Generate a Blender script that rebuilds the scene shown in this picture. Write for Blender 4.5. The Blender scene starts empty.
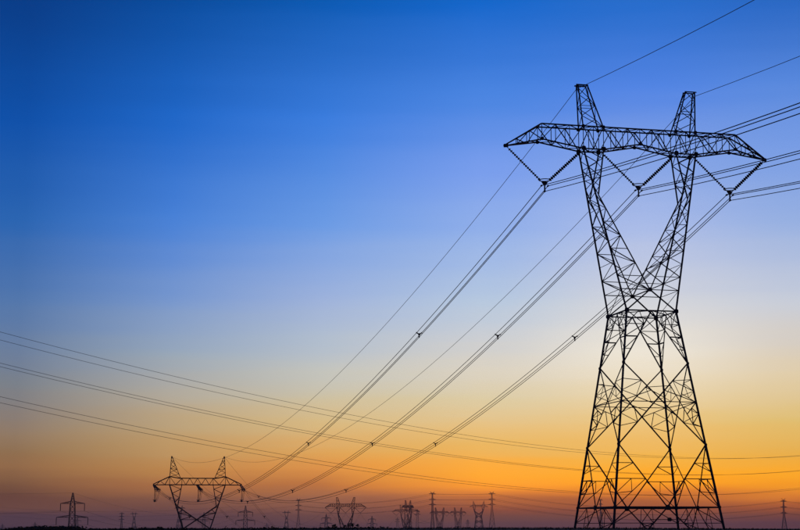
import bpy, math, random
from math import sin, cos, radians, sqrt, atan2, pi
from mathutils import Vector, Matrix

random.seed(7)
scene = bpy.context.scene
col = scene.collection

# ------------------------------------------------------------------ camera
FPX = 1551.0                       # focal length in photograph pixels (800 wide)
PITCH = radians(9.588)
EYE = 1.6
cam_d = bpy.data.cameras.new('camera')
cam_d.sensor_width = 36.0
cam_d.lens = FPX / 800.0 * 36.0
cam_d.clip_start = 0.1
cam_d.clip_end = 20000.0
cam = bpy.data.objects.new('camera', cam_d)
cam.location = (0, 0, EYE)
cam.rotation_euler = (radians(90) + PITCH, 0, 0)
col.objects.link(cam)
scene.camera = cam

# ------------------------------------------------------------------ sky
SUN_AZ = radians(8.92)             # to the right of straight ahead, just set behind the plain
SUN_EL = radians(0.8)
world = bpy.data.worlds.new('World')
scene.world = world
world.use_nodes = True
nt = world.node_tree
nt.nodes.clear()


def N(t, **kw):
    n = nt.nodes.new(t)
    for k, v in kw.items():
        setattr(n, k, v)
    return n


def lk(a, b):
    nt.links.new(a, b)


def math_node(op, a, b=None, c=None):
    n = N('ShaderNodeMath', operation=op)
    for i, v in enumerate((a, b, c)):
        if v is None:
            continue
        if isinstance(v, (int, float)):
            n.inputs[i].default_value = v
        else:
            lk(v, n.inputs[i])
    return n.outputs[0]


def lin(c):
    return tuple(((v / 255.0) / 12.92 if v / 255.0 <= 0.04045 else ((v / 255.0 + 0.055) / 1.055) ** 2.4) for v in c)


def ramp(stops):
    n = N('ShaderNodeValToRGB')
    n.color_ramp.interpolation = 'LINEAR'
    els = n.color_ramp.elements
    stops = sorted(stops)
    while len(els) < len(stops):
        els.new(0.5)
    for e, (deg, c) in zip(els, stops):
        e.position = sqrt(max(deg, 0) / 90.0)
    for e, (deg, c) in zip(els, stops):
        e.color = (*lin(c), 1)
    lk(fac, n.inputs[0])
    return n.outputs[0]


tc = N('ShaderNodeTexCoord')
sep = N('ShaderNodeSeparateXYZ')
lk(tc.outputs['Generated'], sep.inputs[0])
sx, sy, sz = sep.outputs
# thin drifting streaks: the elevation at which the colours change wavers a little
mp = N('ShaderNodeMapping')
mp.inputs['Scale'].default_value = (5, 5, 70)
lk(tc.outputs['Generated'], mp.inputs[0])
noi = N('ShaderNodeTexNoise')
noi.inputs['Scale'].default_value = 1.0
noi.inputs['Detail'].default_value = 4.0
lk(mp.outputs[0], noi.inputs['Vector'])
wav = math_node('MULTIPLY', math_node('SUBTRACT', noi.outputs[0], 0.5), 0.016)
el = math_node('ARCSINE', math_node('ADD', sz, wav))
fac = math_node('POWER', math_node('DIVIDE', math_node('MAXIMUM', el, 0.0), pi / 2), 0.5)
hlen = math_node('MAXIMUM', math_node('SQRT', math_node('ADD', math_node('MULTIPLY', sx, sx), math_node('MULTIPLY', sy, sy))), 1e-4)
dot = math_node('DIVIDE', math_node('ADD', math_node('MULTIPLY', sx, sin(SUN_AZ)), math_node('MULTIPLY', sy, cos(SUN_AZ))), hlen)
dlt = math_node('ARCCOSINE', math_node('MINIMUM', math_node('MAXIMUM', dot, -1.0), 1.0))

SKY_SUN = [(0, (124, 74, 80)), (0.18, (138, 79, 76)), (0.43, (164, 91, 62)), (0.71, (180, 95, 52)), (0.96, (204, 111, 48)), (1.21, (253.2, 143.2, 37.4)), (1.6, (283.2, 180.2, 22.4)), (1.96, (275.5, 184.8, 36.5)), (2.47, (257.9, 190.8, 74.2)), (3.15, (249.3, 194.7, 102.7)), (4.02, (241.7, 206, 137.7)), (4.92, (239.2, 219.9, 180.9)), (6.3, (241.2, 233.9, 218.9)), (8.12, (212.6, 215.8, 222.8)), (10.97, (169.2, 188.8, 235.2)), (12.94, (135.7, 167.4, 231.9)), (15.76, (80.1, 133.1, 229.6)), (18.84, (35.1, 109.2, 206)), (30, (4, 58, 130)), (50, (2, 30, 80)), (90, (1, 16, 46))]
SKY_NEAR = [(0, (120, 75, 82)), (0.18, (132, 81, 80)), (0.43, (158, 92, 66)), (0.72, (173.2, 91.4, 54.4)), (0.97, (204.7, 113.6, 57.2)), (1.22, (252.6, 146.3, 51.1)), (1.51, (283.1, 172.9, 42.9)), (1.87, (279, 183.3, 45.4)), (2.42, (266.8, 185.2, 67.1)), (2.96, (245.1, 192.8, 102.5)), (3.62, (240.9, 199.4, 128.4)), (4.53, (226.9, 210.2, 169.1)), (5.82, (223.7, 215.7, 199)), (6.81, (205.6, 210, 215.7)), (8.21, (184, 203.2, 226.9)), (10.72, (148, 179.4, 236.2)), (13, (120.4, 158.8, 239.2)), (15.57, (72.9, 134, 227.6)), (19.04, (10.8, 103.2, 204.8)), (30, (3, 54, 122)), (50, (2, 28, 76)), (90, (1, 16, 46))]
SKY_RIGHT = [(0, (120.1, 65.3, 72.2)), (0.1, (120.1, 65.3, 72.2)), (0.25, (156, 80, 56)), (0.49, (174, 89, 40)), (0.7, (197.8, 100.4, 38.7)), (0.95, (244.5, 135.6, 38.9)), (1.3, (269.1, 168.3, 27.7)), (1.58, (270.9, 168.4, 21.7)), (1.93, (273.8, 182.1, 29.3)), (2.43, (247.9, 182.8, 70.3)), (2.89, (241.8, 186.5, 85.7)), (3.71, (231.2, 197, 117.2)), (5.49, (228.4, 210.4, 176)), (6.64, (216, 209, 200)), (8, (202, 208.4, 220.9)), (10.88, (151.1, 178, 228.4)), (13.46, (118.6, 157.2, 230.4)), (15.88, (85, 136, 222.8)), (18.56, (37.8, 104.7, 198.2)), (30, (4, 56, 126)), (50, (2, 29, 78)), (90, (1, 16, 46))]
SKY_MID = [(0, (114, 74, 80)), (0.22, (124, 78, 78)), (0.54, (146, 90, 72)), (0.97, (176.9, 112.3, 77.9)), (1.51, (209.1, 127.1, 63.7)), (2.06, (237.2, 155.6, 72.8)), (2.78, (235.4, 172.6, 89.9)), (3.8, (224.2, 193.1, 134.9)), (4.61, (211.2, 198.6, 167.1)), (5.63, (199.2, 200.9, 194.5)), (6.81, (178.8, 193.2, 211.4)), (8.21, (160, 181.6, 222.9)), (11.16, (105.7, 155.8, 231.2)), (14.84, (55.1, 125.2, 223.6)), (19.05, (0.6, 90.8, 182)), (30, (2, 48, 110)), (50, (1, 26, 70)), (90, (1, 16, 46))]
SKY_LEFT = [(0, (106, 71, 82)), (0.25, (116, 75, 78)), (0.71, (136, 87, 70)), (1.07, (150, 97, 70)), (1.5, (186, 120, 70)), (2.04, (200.4, 142.9, 79.5)), (2.86, (198.2, 158.3, 104.8)), (3.66, (193.7, 166.9, 125.6)), (4.78, (182, 174, 159.2)), (6.24, (155.3, 171.2, 187.7)), (8.06, (122.5, 154.8, 208)), (11.06, (70.2, 130, 217.2)), (14.7, (25, 103.2, 201.6)), (18.86, (0, 76.5, 160)), (30, (1, 42, 100)), (50, (0, 24, 66)), (90, (1, 16, 46))]
SKY_FAR = [(0, (98, 67, 82)), (0.21, (106, 70, 78)), (0.59, (128, 82, 64)), (1.05, (114, 72.8, 57.7)), (1.47, (131.4, 90.5, 63.1)), (2, (154.9, 112.2, 74.8)), (2.71, (149.9, 116.9, 82.9)), (3.34, (150.8, 126.4, 103.2)), (4.94, (124.4, 131.6, 141.2)), (6.44, (104.5, 127.6, 162.5)), (7.98, (83, 120.8, 174.4)), (10.85, (38.2, 101.2, 179.6)), (14.42, (3.4, 80.5, 170.8)), (18.52, (0, 60.8, 137.5)), (30, (0, 36, 92)), (50, (0, 22, 62)), (90, (1, 16, 46))]
rs, rn, rr, rm, rl, rf = [ramp(t_) for t_ in (SKY_SUN, SKY_NEAR, SKY_RIGHT, SKY_MID, SKY_LEFT, SKY_FAR)]


def mixc(f, a, b):
    n = N('ShaderNodeMix', data_type='RGBA')
    lk(f, n.inputs['Factor'])
    for s, v in ((n.inputs[6], a), (n.inputs[7], b)):
        if isinstance(v, tuple):
            s.default_value = v
        else:
            lk(v, s)
    return n.outputs[2]


def mrange(v, a, b, smooth=True):
    n = N('ShaderNodeMapRange', interpolation_type='SMOOTHSTEP' if smooth else 'LINEAR')
    lk(v, n.inputs[0])
    n.inputs[1].default_value = a
    n.inputs[2].default_value = b
    n.inputs[3].default_value = 0
    n.inputs[4].default_value = 1
    return n.outputs[0]


side = math_node('DIVIDE', math_node('SUBTRACT', math_node('MULTIPLY', sx, cos(SUN_AZ)), math_node('MULTIPLY', sy, sin(SUN_AZ))), hlen)
rn = mixc(mrange(side, -0.03, 0.03), rn, rr)
c = mixc(mrange(dlt, 0.0, radians(5.93)), rs, rn)
c = mixc(mrange(dlt, radians(5.93), radians(11.76), False), c, rm)
c = mixc(mrange(dlt, radians(11.76), radians(17.4), False), c, rl)
c = mixc(mrange(dlt, radians(17.4), radians(22.8), False), c, rf)
night = N('ShaderNodeMix', data_type='RGBA', blend_type='MULTIPLY')
night.inputs[0].default_value = 1.0
lk(rf, night.inputs[6])
night.inputs[7].default_value = (0.30, 0.33, 0.42, 1)
c = mixc(mrange(dlt, radians(24), radians(110)), c, night.outputs[2])
sky = N('ShaderNodeTexSky', sky_type='NISHITA')
sky.sun_disc = False
sky.sun_elevation = SUN_EL
sky.sun_rotation = SUN_AZ
sky.dust_density = 3.0
bg1 = N('ShaderNodeBackground')
bg1.inputs['Strength'].default_value = 1.0
lk(c, bg1.inputs['Color'])
bg2 = N('ShaderNodeBackground')
bg2.inputs['Strength'].default_value = 0.002
lk(sky.outputs[0], bg2.inputs['Color'])
addn = N('ShaderNodeAddShader')
lk(bg1.outputs[0], addn.inputs[0])
lk(bg2.outputs[0], addn.inputs[1])
wo = N('ShaderNodeOutputWorld')
lk(addn.outputs[0], wo.inputs['Surface'])

# ------------------------------------------------------------------ sun (at the horizon, behind the pylons)
sun_d = bpy.data.lights.new('sun', 'SUN')
sun_d.energy = 0.25
sun_d.angle = radians(2.0)
sun_d.color = (1.0, 0.55, 0.25)
sun = bpy.data.objects.new('sun', sun_d)
sv = Vector((sin(SUN_AZ) * cos(SUN_EL), cos(SUN_AZ) * cos(SUN_EL), sin(SUN_EL)))
sun.rotation_euler = sv.to_track_quat('Z', 'Y').to_euler()
col.objects.link(sun)

scene.view_settings.view_transform = 'Standard'
scene.view_settings.look = 'None'
scene.view_settings.exposure = 0
scene.view_settings.gamma = 1
scene.view_settings.use_curve_mapping = False
scene.render.engine = 'CYCLES'
scene.cycles.use_denoising = True
scene.cycles.max_bounces = 4
scene.cycles.volume_bounces = 1
scene.render.filter_size = 1.3

# ------------------------------------------------------------------ materials


def material(name, base, rough=0.6, metal=0.0, var=0.3, scale=3.0, bump=0.0, spec=0.3):
    m = bpy.data.materials.new(name)
    m.use_nodes = True
    t = m.node_tree
    b = t.nodes['Principled BSDF']
    b.inputs['Roughness'].default_value = rough
    b.inputs['Metallic'].default_value = metal
    b.inputs['Specular IOR Level'].default_value = spec
    tcn = t.nodes.new('ShaderNodeTexCoord')
    n = t.nodes.new('ShaderNodeTexNoise')
    n.inputs['Scale'].default_value = scale
    n.inputs['Detail'].default_value = 5
    t.links.new(tcn.outputs['Object'], n.inputs['Vector'])
    r = t.nodes.new('ShaderNodeValToRGB')
    r.color_ramp.elements[0].position = 0.3
    r.color_ramp.elements[1].position = 0.7
    r.color_ramp.elements[0].color = (*[v * (1 - var) for v in base], 1)
    r.color_ramp.elements[1].color = (*[min(1, v * (1 + var)) for v in base], 1)
    t.links.new(n.outputs[0], r.inputs[0])
    t.links.new(r.outputs[0], b.inputs['Base Color'])
    if bump:
        bp = t.nodes.new('ShaderNodeBump')
        bp.inputs['Strength'].default_value = bump
        t.links.new(n.outputs[0], bp.inputs['Height'])
        t.links.new(bp.outputs[0], b.inputs['Normal'])
    return m


M = {
    'steel': material('weathered_steel', (0.060, 0.062, 0.066), 0.75, 0.0, 0.25, 2.0),
    'far_steel': material('far_steel', (0.060, 0.060, 0.064), 0.8, 0.0, 0.2, 0.5),
    'wire': material('weathered_aluminium', (0.10, 0.10, 0.105), 0.7, 0.0, 0.2, 1.0),
    'insulator': material('brown_porcelain', (0.035, 0.022, 0.018), 0.35, 0.0, 0.3, 6.0, spec=0.4),
    'hardware': material('dark_hardware', (0.05, 0.05, 0.055), 0.6, 0.0, 0.2, 8.0),
    'concrete': material('footing_concrete', (0.28, 0.27, 0.25), 0.9, 0.0, 0.25, 4.0, 0.2),
    'plate': material('enamel_plate', (0.06, 0.05, 0.03), 0.5, 0.0, 0.3, 9.0),
    'soil': material('field_soil', (0.050, 0.042, 0.030), 0.95, 0.0, 0.45, 0.35, 0.3),
    'grass': material('dry_grass', (0.050, 0.052, 0.026), 0.9, 0.0, 0.4, 1.5),
    'leaf': material('dark_foliage', (0.040, 0.055, 0.024), 0.85, 0.0, 0.45, 0.8),
    'bark': material('bark', (0.06, 0.045, 0.032), 0.9, 0.0, 0.3, 4.0, 0.3),
}

# ------------------------------------------------------------------ helpers


def tag(o, label, cat, group=None, kind=None):
    o['label'] = label
    o['category'] = cat
    if group:
        o['group'] = group
    if kind:
        o['kind'] = kind
    return o


def empty(name, loc, rz=0.0):
    o = bpy.data.objects.new(name, None)
    o.location = loc
    o.rotation_euler = (0, 0, rz)
    o.empty_display_size = 0.5
    col.objects.link(o)
    return o


def mesh_obj(name, verts, faces, mat, parent=None, kind=None, smooth=False):
    me = bpy.data.meshes.new(name)
    me.from_pydata([tuple(v) for v in verts], [], faces)
    me.materials.append(M[mat])
    if smooth:
        for p in me.polygons:
            p.use_smooth = True
    me.update()
    o = bpy.data.objects.new(name, me)
    col.objects.link(o)
    if parent:
        o.parent = parent
    if kind:
        o['kind'] = kind
    return o


def unpix(x, y, Y):
    """world point at ground distance Y that photograph pixel (x, y) looks at"""
    a, b = (x - 400) / FPX, (265 - y) / FPX
    dy = cos(PITCH) - b * sin(PITCH)
    dz = sin(PITCH) + b * cos(PITCH)
    t = Y / dy
    return Vector((a * t, Y, EYE + dz * t))


def frame_of(A, B):
    A, B = Vector(A), Vector(B)
    d = B - A
    L = d.length
    d = d / L
    ref = Vector((0, 0, 1)) if abs(d.z) < 0.9 else Vector((0, 1, 0))
    x = ref.cross(d).normalized()
    y = d.cross(x)
    return A, d, x, y, L


# one unit steel angle, shared by every bar of the nearest pylon
PROFILE = [(-.5, -.5), (.5, -.5), (.5, -.34), (-.34, -.34), (-.34, .5), (-.5, .5)]


def angle_mesh():
    me = bpy.data.meshes.new('steel_angle')
    v = [(x, y, 0) for x, y in PROFILE] + [(x, y, 1) for x, y in PROFILE]
    f = [(i, (i + 1) % 6, (i + 1) % 6 + 6, i + 6) for i in range(6)]
    f += [(0, 3, 2, 1), (0, 5, 4, 3), (6, 7, 8, 9), (6, 9, 10, 11)]
    me.from_pydata(v, [], f)
    me.materials.append(M['steel'])
    return me


ANGLE = angle_mesh()


def bar_obj(name, A, B, w, parent):
    A, d, x, y, L = frame_of(A, B)
    o = bpy.data.objects.new(name, ANGLE)
    m = Matrix((x, y, d)).transposed().to_4x4()
    m.translation = A
    o.matrix_local = m @ Matrix.Diagonal((w, w, L, 1))
    o.parent = parent
    o.matrix_parent_inverse = Matrix.Identity(4)
    col.objects.link(o)
    return o


def bar_geo(V, F, A, B, w):
    A, d, x, y, L = frame_of(A, B)
    b = len(V)
    h = w / 2
    for s in (0, L):
        for (i, j) in ((-1, -1), (1, -1), (1, 1), (-1, 1)):
            V.append(A + d * s + x * (i * h) + y * (j * h))
    F += [(b, b + 1, b + 5, b + 4), (b + 1, b + 2, b + 6, b + 5), (b + 2, b + 3, b + 7, b + 6), (b + 3, b, b + 4, b + 7),
          (b + 3, b + 2, b + 1, b), (b + 4, b + 5, b + 6, b + 7)]


def tube(name, pts, r, mat, parent=None, sides=5, caps=True):
    V, F = [], []
    n = len(pts)
    pts = [Vector(p) for p in pts]
    for i, p in enumerate(pts):
        d = (pts[min(i + 1, n - 1)] - pts[max(i - 1, 0)]).normalized()
        ref = Vector((0, 0, 1)) if abs(d.z) < 0.95 else Vector((0, 1, 0))
        x = ref.cross(d).normalized()
        y = d.cross(x)
        for k in range(sides):
            a = 2 * pi * k / sides
            V.append(p + x * (r * cos(a)) + y * (r * sin(a)))
    for i in range(n - 1):
        for k in range(sides):
            k2 = (k + 1) % sides
            F.append((i * sides + k, i * sides + k2, (i + 1) * sides + k2, (i + 1) * sides + k))
    if caps:
        F.append(tuple(range(sides - 1, -1, -1)))
        F.append(tuple((n - 1) * sides + k for k in range(sides)))
    return mesh_obj(name, V, F, mat, parent, smooth=True)


def lathe(name, A, B, profile, mat, parent=None, sides=12):
    """profile: list of (t in metres along A->B, radius)"""
    A, d, x, y, L = frame_of(A, B)
    V, F = [], []
    for t, r in profile:
        for k in range(sides):
            a = 2 * pi * k / sides
            V.append(A + d * t + x * (r * cos(a)) + y * (r * sin(a)))
    n = len(profile)
    for i in range(n - 1):
        for k in range(sides):
            k2 = (k + 1) % sides
            F.append((i * sides + k, i * sides + k2, (i + 1) * sides + k2, (i + 1) * sides + k))
    F.append(tuple(range(sides - 1, -1, -1)))
    F.append(tuple((n - 1) * sides + k for k in range(sides)))
    return mesh_obj(name, V, F, mat, parent)


def insulator(name, A, B, R, parent, pitch=0.23, sides=12, end=0.25):
    """a string of porcelain sheds on a rod between two metal end fittings"""
    L = (Vector(B) - Vector(A)).length
    prof = [(0, 0.035), (end, 0.035)]
    n = int((L - 2 * end) / pitch)
    p = (L - 2 * end) / n
    for i in range(n):
        t = end + i * p
        prof += [(t + 0.02, R * 0.35), (t + 0.30 * p, R), (t + 0.50 * p, R * 0.96), (t + 0.60 * p, R * 0.38)]
    prof += [(L - end, 0.035), (L, 0.035)]
    return lathe(name, A, B, prof, 'insulator', parent, sides)


def torus(name, C, R, r, mat, parent, nrm=(0, 0, 1), seg=24, sides=6):
    C = Vector(C)
    n = Vector(nrm).normalized()
    ref = Vector((1, 0, 0)) if abs(n.x) < 0.9 else Vector((0, 1, 0))
    x = n.cross(ref).normalized()
    y = n.cross(x)
    V, F = [], []
    for i in range(seg):
        a = 2 * pi * i / seg
        rad = x * cos(a) + y * sin(a)
        for k in range(sides):
            b = 2 * pi * k / sides
            V.append(C + rad * (R + r * cos(b)) + n * (r * sin(b)))
    for i in range(seg):
        for k in range(sides):
            i2, k2 = (i + 1) % seg, (k + 1) % sides
            F.append((i * sides + k, i2 * sides + k, i2 * sides + k2, i * sides + k2))
    return mesh_obj(name, V, F, mat, parent, smooth=True)


def prism(name, outline, thick, origin, ex, ey, mat, parent):
    """flat plate: outline in the (ex, ey) plane, given thickness"""
    o, ex, ey = Vector(origin), Vector(ex).normalized(), Vector(ey).normalized()
    n = ex.cross(ey).normalized() * (thick / 2)
    k = len(outline)
    V = [o + ex * a + ey * b - n for a, b in outline] + [o + ex * a + ey * b + n for a, b in outline]
    F = [tuple(range(k - 1, -1, -1)), tuple(range(k, 2 * k))]
    F += [(i, (i + 1) % k, (i + 1) % k + k, i + k) for i in range(k)]
    return mesh_obj(name, V, F, mat, parent)


def lerp(A, B, t):
    return Vector(A) * (1 - t) + Vector(B) * t


# ------------------------------------------------------------------ ground
PROF = [(-460, -1.2), (-60, -0.1), (0, 0.0), (40, 0.45), (70, 1.05), (92, 1.44), (106, 1.50), (122, 0.75), (140, -0.9), (157, -2.5), (200, -4.8),
        (350, -9.2), (540, -14.0), (800, -18.5), (1074, -22.4), (1350, -22.5), (1620, -20.0), (1900, -13.0), (2100, -8.5),
        (2400, -5.5), (2800, -4.5), (3600, -4.0), (7200, -5.0)]


def terrain(x, y):
    z = PROF[-1][1]
    for (a, za), (b, zb) in zip(PROF, PROF[1:]):
        if a <= y <= b:
            t = (y - a) / (b - a)
            t = t * t * (3 - 2 * t) if b < 160 and b > 80 else t
            z = za + (zb - za) * t
            break
    if y < 160:
        z += 0.035 * sin(x * 0.11 + 0.6) * math.exp(-((y - 104) / 30) ** 2) - 0.00009 * min(abs(x - 3), 60) ** 2
    else:
        z += 0.6 * sin(x * 0.013 + y * 0.004) * min(1, (y - 160) / 300)
    return z


ys = [-460, -300, -150, -60, -20] + list(range(0, 84, 6)) + list(range(84, 160, 3)) + list(range(160, 600, 20)) + list(range(600, 2400, 60)) + list(range(2400, 7300, 400))
xs = sorted(set([s * v for s in (-1, 1) for v in [0, 4, 8, 12, 16, 20, 24, 28, 32, 38, 46, 56, 70, 90, 120, 160, 210, 280, 370, 480, 620, 800, 1050, 1400, 1900, 2600, 3500, 4800]]))
V = [(x, y, terrain(x, y)) for y in ys for x in xs]
nx = len(xs)
F = [(j * nx + i, j * nx + i + 1, (j + 1) * nx + i + 1, (j + 1) * nx + i) for j in range(len(ys) - 1) for i in range(nx - 1)]
ground = mesh_obj('ground', V, F, 'soil', smooth=True)
ground['kind'] = 'structure'
ground['label'] = 'dark field rising to a low crest and falling to a plain'

# rough grass on the crest (nobody could count it)
V, F = [], []
rg = random.Random(3)
for i in range(15000):
    x = rg.uniform(-42, 42)
    y = rg.gauss(103, 6)
    z = terrain(x, y)
    h = rg.uniform(0.03, 0.10) * (1.7 if rg.random() < 0.05 else 1)
    w = rg.uniform(0.02, 0.05)
    a = rg.uniform(0, pi)
    lx, ly = rg.uniform(-.08, .08), rg.uniform(-.08, .08)
    b = len(V)
    V += [(x - w * cos(a), y - w * sin(a), z - 0.03), (x + w * cos(a), y + w * sin(a), z - 0.03), (x + lx, y + ly, z + h)]
    F.append((b, b + 1, b + 2))
g = mesh_obj('grass', V, F, 'grass', kind='stuff')
g['label'] = 'rough low grass along the dark crest of the field'
g['category'] = 'grass'

# ------------------------------------------------------------------ nearest pylon: members of a cat-head lattice pylon


def cat_members(P):
    """list of (section, kind, A, B, width) in the pylon's own frame (u along the cross-arm, v along the line)"""
    out = []

    def add(sec, kind, A, B, w):
        if (Vector(A) - Vector(B)).length > 0.05:
            out.append((sec, kind, Vector(A), Vector(B), w))
    z0, zb, w0, tp = P['z0'], P['zb'], P['w0'], P['taper']

    def hw(z):
        return w0 + tp * (z0 - z)

    def corner(i, z):
        su, sv_ = ((-1, -1), (1, -1), (1, 1), (-1, 1))[i % 4]
        return Vector((su * hw(z), sv_ * hw(z), z))
    L1, L2, L3, L4 = P['levels']
    S = P.get('ws', 1.0)
    for i in range(4):
        add('leg', 'leg', corner(i, zb), corner(i, L3), 0.215 * S)
        add('leg', 'leg', corner(i, L3), corner(i, z0), 0.19 * S)
    for i in range(4):
        j = i + 1
        a0, b0 = corner(i, z0), corner(j, z0)
        M0 = (a0 + b0) / 2
        add('body', 'beam', a0, b0, 0.15 * S)
        # panel under the waist: inverted V with stitched triangles beside each leg
        for k in (i, j):
            c0, c1 = corner(k, z0), corner(k, L1)
            add('body', 'diagonal', M0, c1, 0.12 * S)
            pl = [lerp(c0, c1, t) for t in (0.26, 0.5, 0.74)]
            pd = [lerp(M0, c1, t) for t in (0.26, 0.5, 0.74)]
            add('body', 'secondary', pl[0], pd[0], 0.09 * S)
            add('body', 'secondary', pl[1], pd[1], 0.14 * S)
            add('body', 'secondary', pl[2], pd[2], 0.08 * S)
            add('body', 'secondary', c0, pd[0], 0.09 * S)
            add('body', 'secondary', pd[0], pl[1], 0.09 * S)
            add('body', 'secondary', pd[1], pl[2], 0.08 * S)
            add('body', 'secondary', lerp(c0, M0, 0.5), pd[0], 0.08 * S)
            add('body', 'secondary', lerp(c0, M0, 0.5), pl[0], 0.08 * S)
        # big X between L1 and L3 with a ring at its crossing
        a1, b1, a3, b3 = corner(i, L1), corner(j, L1), corner(i, L3), corner(j, L3)
        add('body', 'diagonal', a1, b3, 0.13 * S)
        add('body', 'diagonal', b1, a3, 0.13 * S)
        a2, b2 = corner(i, L2), corner(j, L2)
        add('body', 'beam', a2, b2, 0.09 * S)
        for (c1, c2, c3, far) in ((a1, a2, a3, b3), (b1, b2, b3, a3)):
            oth = b1 if c1 is a1 else a1
            qu = lerp(c1, far, 0.22)
            ql = lerp(c3, oth, 0.27)
            pu, pu2 = lerp(c1, c2, 0.42), lerp(c1, c2, 0.72)
            pl_, pl2 = lerp(c3, c2, 0.42), lerp(c3, c2, 0.72)
            qu2 = lerp(c1, far, 0.34)
            ql2 = lerp(c3, oth, 0.40)
            for (p1, q1, p2, q2) in ((pu, qu, pu2, qu2), (pl_, ql, pl2, ql2)):
                rr_ = lerp(q2, c2, 0.5)
                add('body', 'secondary', p1, q1, 0.08 * S)
                add('body', 'secondary', q1, p2, 0.08 * S)
                add('body', 'secondary', q2, c2, 0.09 * S)
                add('body', 'secondary', p2, rr_, 0.07 * S)
                add('body', 'secondary', q1, rr_, 0.07 * S)
        # V down to the middle of the heavy beam
        a4, b4 = corner(i, L4), corner(j, L4)
        M4 = (a4 + b4) / 2
        add('body', 'beam', a4, b4, 0.17 * S)
        for k in (i, j):
            c3, c4 = corner(k, L3), corner(k, L4)
            add('body', 'diagonal', c3, M4, 0.13 * S)
            q = [lerp(c3, M4, t) for t in (0.3, 0.55, 0.78)]
            p = [lerp(c3, c4, t) for t in (0.3, 0.55, 0.78)]
            add('body', 'secondary', p[1], q[1], 0.09 * S)
            add('body', 'secondary', p[0], q[0], 0.08 * S)
            add('body', 'secondary', q[0], lerp(c3, c4, 0.44), 0.08 * S)
            add('body', 'secondary', c4, q[1], 0.09 * S)
            add('body', 'secondary', p[2], lerp(p[1], q[1], 0.5), 0.08 * S)
            add('body', 'secondary', p[2], lerp(c4, q[1], 0.55), 0.08 * S)
            add('body', 'secondary', lerp(p[1], q[1], 0.5), lerp(c4, q[1], 0.55), 0.07 * S)
            cb = corner(k, zb)
            add('body', 'diagonal', M4, cb, 0.12 * S)
            q = [lerp(M4, cb, t) for t in (0.25, 0.5, 0.75)]
            p = [lerp(c4, cb, t) for t in (0.25, 0.5, 0.75)]
            add('body', 'secondary', p[0], q[0], 0.07 * S)
            add('body', 'secondary', p[1], q[1], 0.08 * S)
            add('body', 'secondary', p[2], q[2], 0.07 * S)
            h_ = lerp(c4, M4, 0.5)
            add('body', 'secondary', h_, q[0], 0.08 * S)
            add('body', 'secondary', h_, p[0], 0.08 * S)
            add('body', 'secondary', h_, q[1], 0.07 * S)
            add('body', 'secondary', q[0], p[1], 0.08 * S)
            add('body', 'secondary', q[1], p[2], 0.08 * S)
        # plan bracing
        add('body', 'secondary', M0, (corner(j, z0) + corner(j + 1, z0)) / 2, 0.09 * S)
        add('body', 'secondary', M4, (corner(j, L4) + corner(j + 1, L4)) / 2, 0.10 * S)
    # forked arms
    zc, zk, zcb = P['zc'], P['zk'], P['zcb']
    uo, ui, vx = P['uo'], P['ui'], P['vx']
    tk = (zcb - zk) / (zcb - z0)
    ko_u, k_v = uo + (w0 - uo) * tk, vx + (w0 - vx) * tk
    tcr = (zcb - zc) / (zcb - z0)
    c_v = vx + (w0 - vx) * tcr
    for su in (-1, 1):
        sec = 'fork_left' if su < 0 else 'fork_right'

        def OUT(v, z):
            t = (zcb - z) / (zcb - z0)
            return Vector((su * (uo + (w0 - uo) * t), v * (vx + (w0 - vx) * t), z))

        def INN(v, z):
            if z >= zk:
                t = (zcb - z) / (zcb - zk)
                return Vector((su * (ui + (ko_u - P['kgap'] - ui) * t), v * (vx + (k_v - vx) * t), z))
            t = (zk - z) / (zk - zc)
            return Vector((su * ((ko_u - P['kgap']) * (1 - t)), v * (k_v + (c_v - k_v) * t), z))
        for v in (-1, 1):
            add(sec, 'chord', OUT(v, z0), OUT(v, zcb), 0.165 * S * P.get('cw', 1))
            add(sec, 'chord', INN(v, zk), INN(v, zcb), 0.14 * S)
            add(sec, 'chord', INN(v, zc), INN(v, zk), 0.15 * S * P.get('cw', 1))
            add(sec, 'chord', INN(v, zc), Vector((su * w0, v * w0, z0)), 0.14 * S * P.get('cw', 1))
        nu, nl = P['nu'], P['nl']
        zu = [zcb + (zk - zcb) * i / nu for i in range(nu + 1)]
        zl = [zk + (zc - zk) * (i / nl) for i in range(nl + 1)]
        for v in (-1, 1):
            for i in range(nu):
                A, B = (OUT, INN) if (i % 2 == 0) else (INN, OUT)
                add(sec, 'lattice', A(v, zu[i]), B(v, zu[i + 1]), 0.09 * S)
            for i in range(nl):
                A, B = (OUT, INN) if (i % 2 == 0) else (INN, OUT)
                add(sec, 'lattice', A(v, zl[i]), B(v, zl[i + 1]), 0.10 * S)
                if i > 0 and i % 2 == 0:
                    add(sec, 'lattice', OUT(v, zl[i]), INN(v, zl[i]), 0.08 * S)
            add(sec, 'lattice', OUT(v, zc), INN(v, zc), 0.10 * S)
        for G, zz in ((OUT, zu[:-1] + zl), (INN, zu[:-1] + zl)):
            for i in range(len(zz) - 1):
                s_ = 1 if i % 2 == 0 else -1
                add(sec, 'lattice', G(-s_, zz[i]), G(s_, zz[i + 1]), 0.09 * S)
                if i >= nu and i % 2:
                    add(sec, 'lattice', G(-1, zz[i + 1]), G(1, zz[i + 1]), 0.07 * S)
        add(sec, 'lattice', OUT(-1, zc), OUT(1, z0), 0.08 * S)
    add('fork_left', 'lattice', Vector((0, -c_v, zc)), Vector((0, c_v, zc)), 0.12 * S)
    # cross-arm
    top, bot = P['top'], P['bot']

    def poly(pl, u):
        u = abs(u)
        for (a, za), (b, zb_) in zip(pl, pl[1:]):
            if a <= u <= b:
                return za + (zb_ - za) * (u - a) / (b - a)
        return pl[-1][1]
    ye, ut = P['ye'], P['ut']

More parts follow.
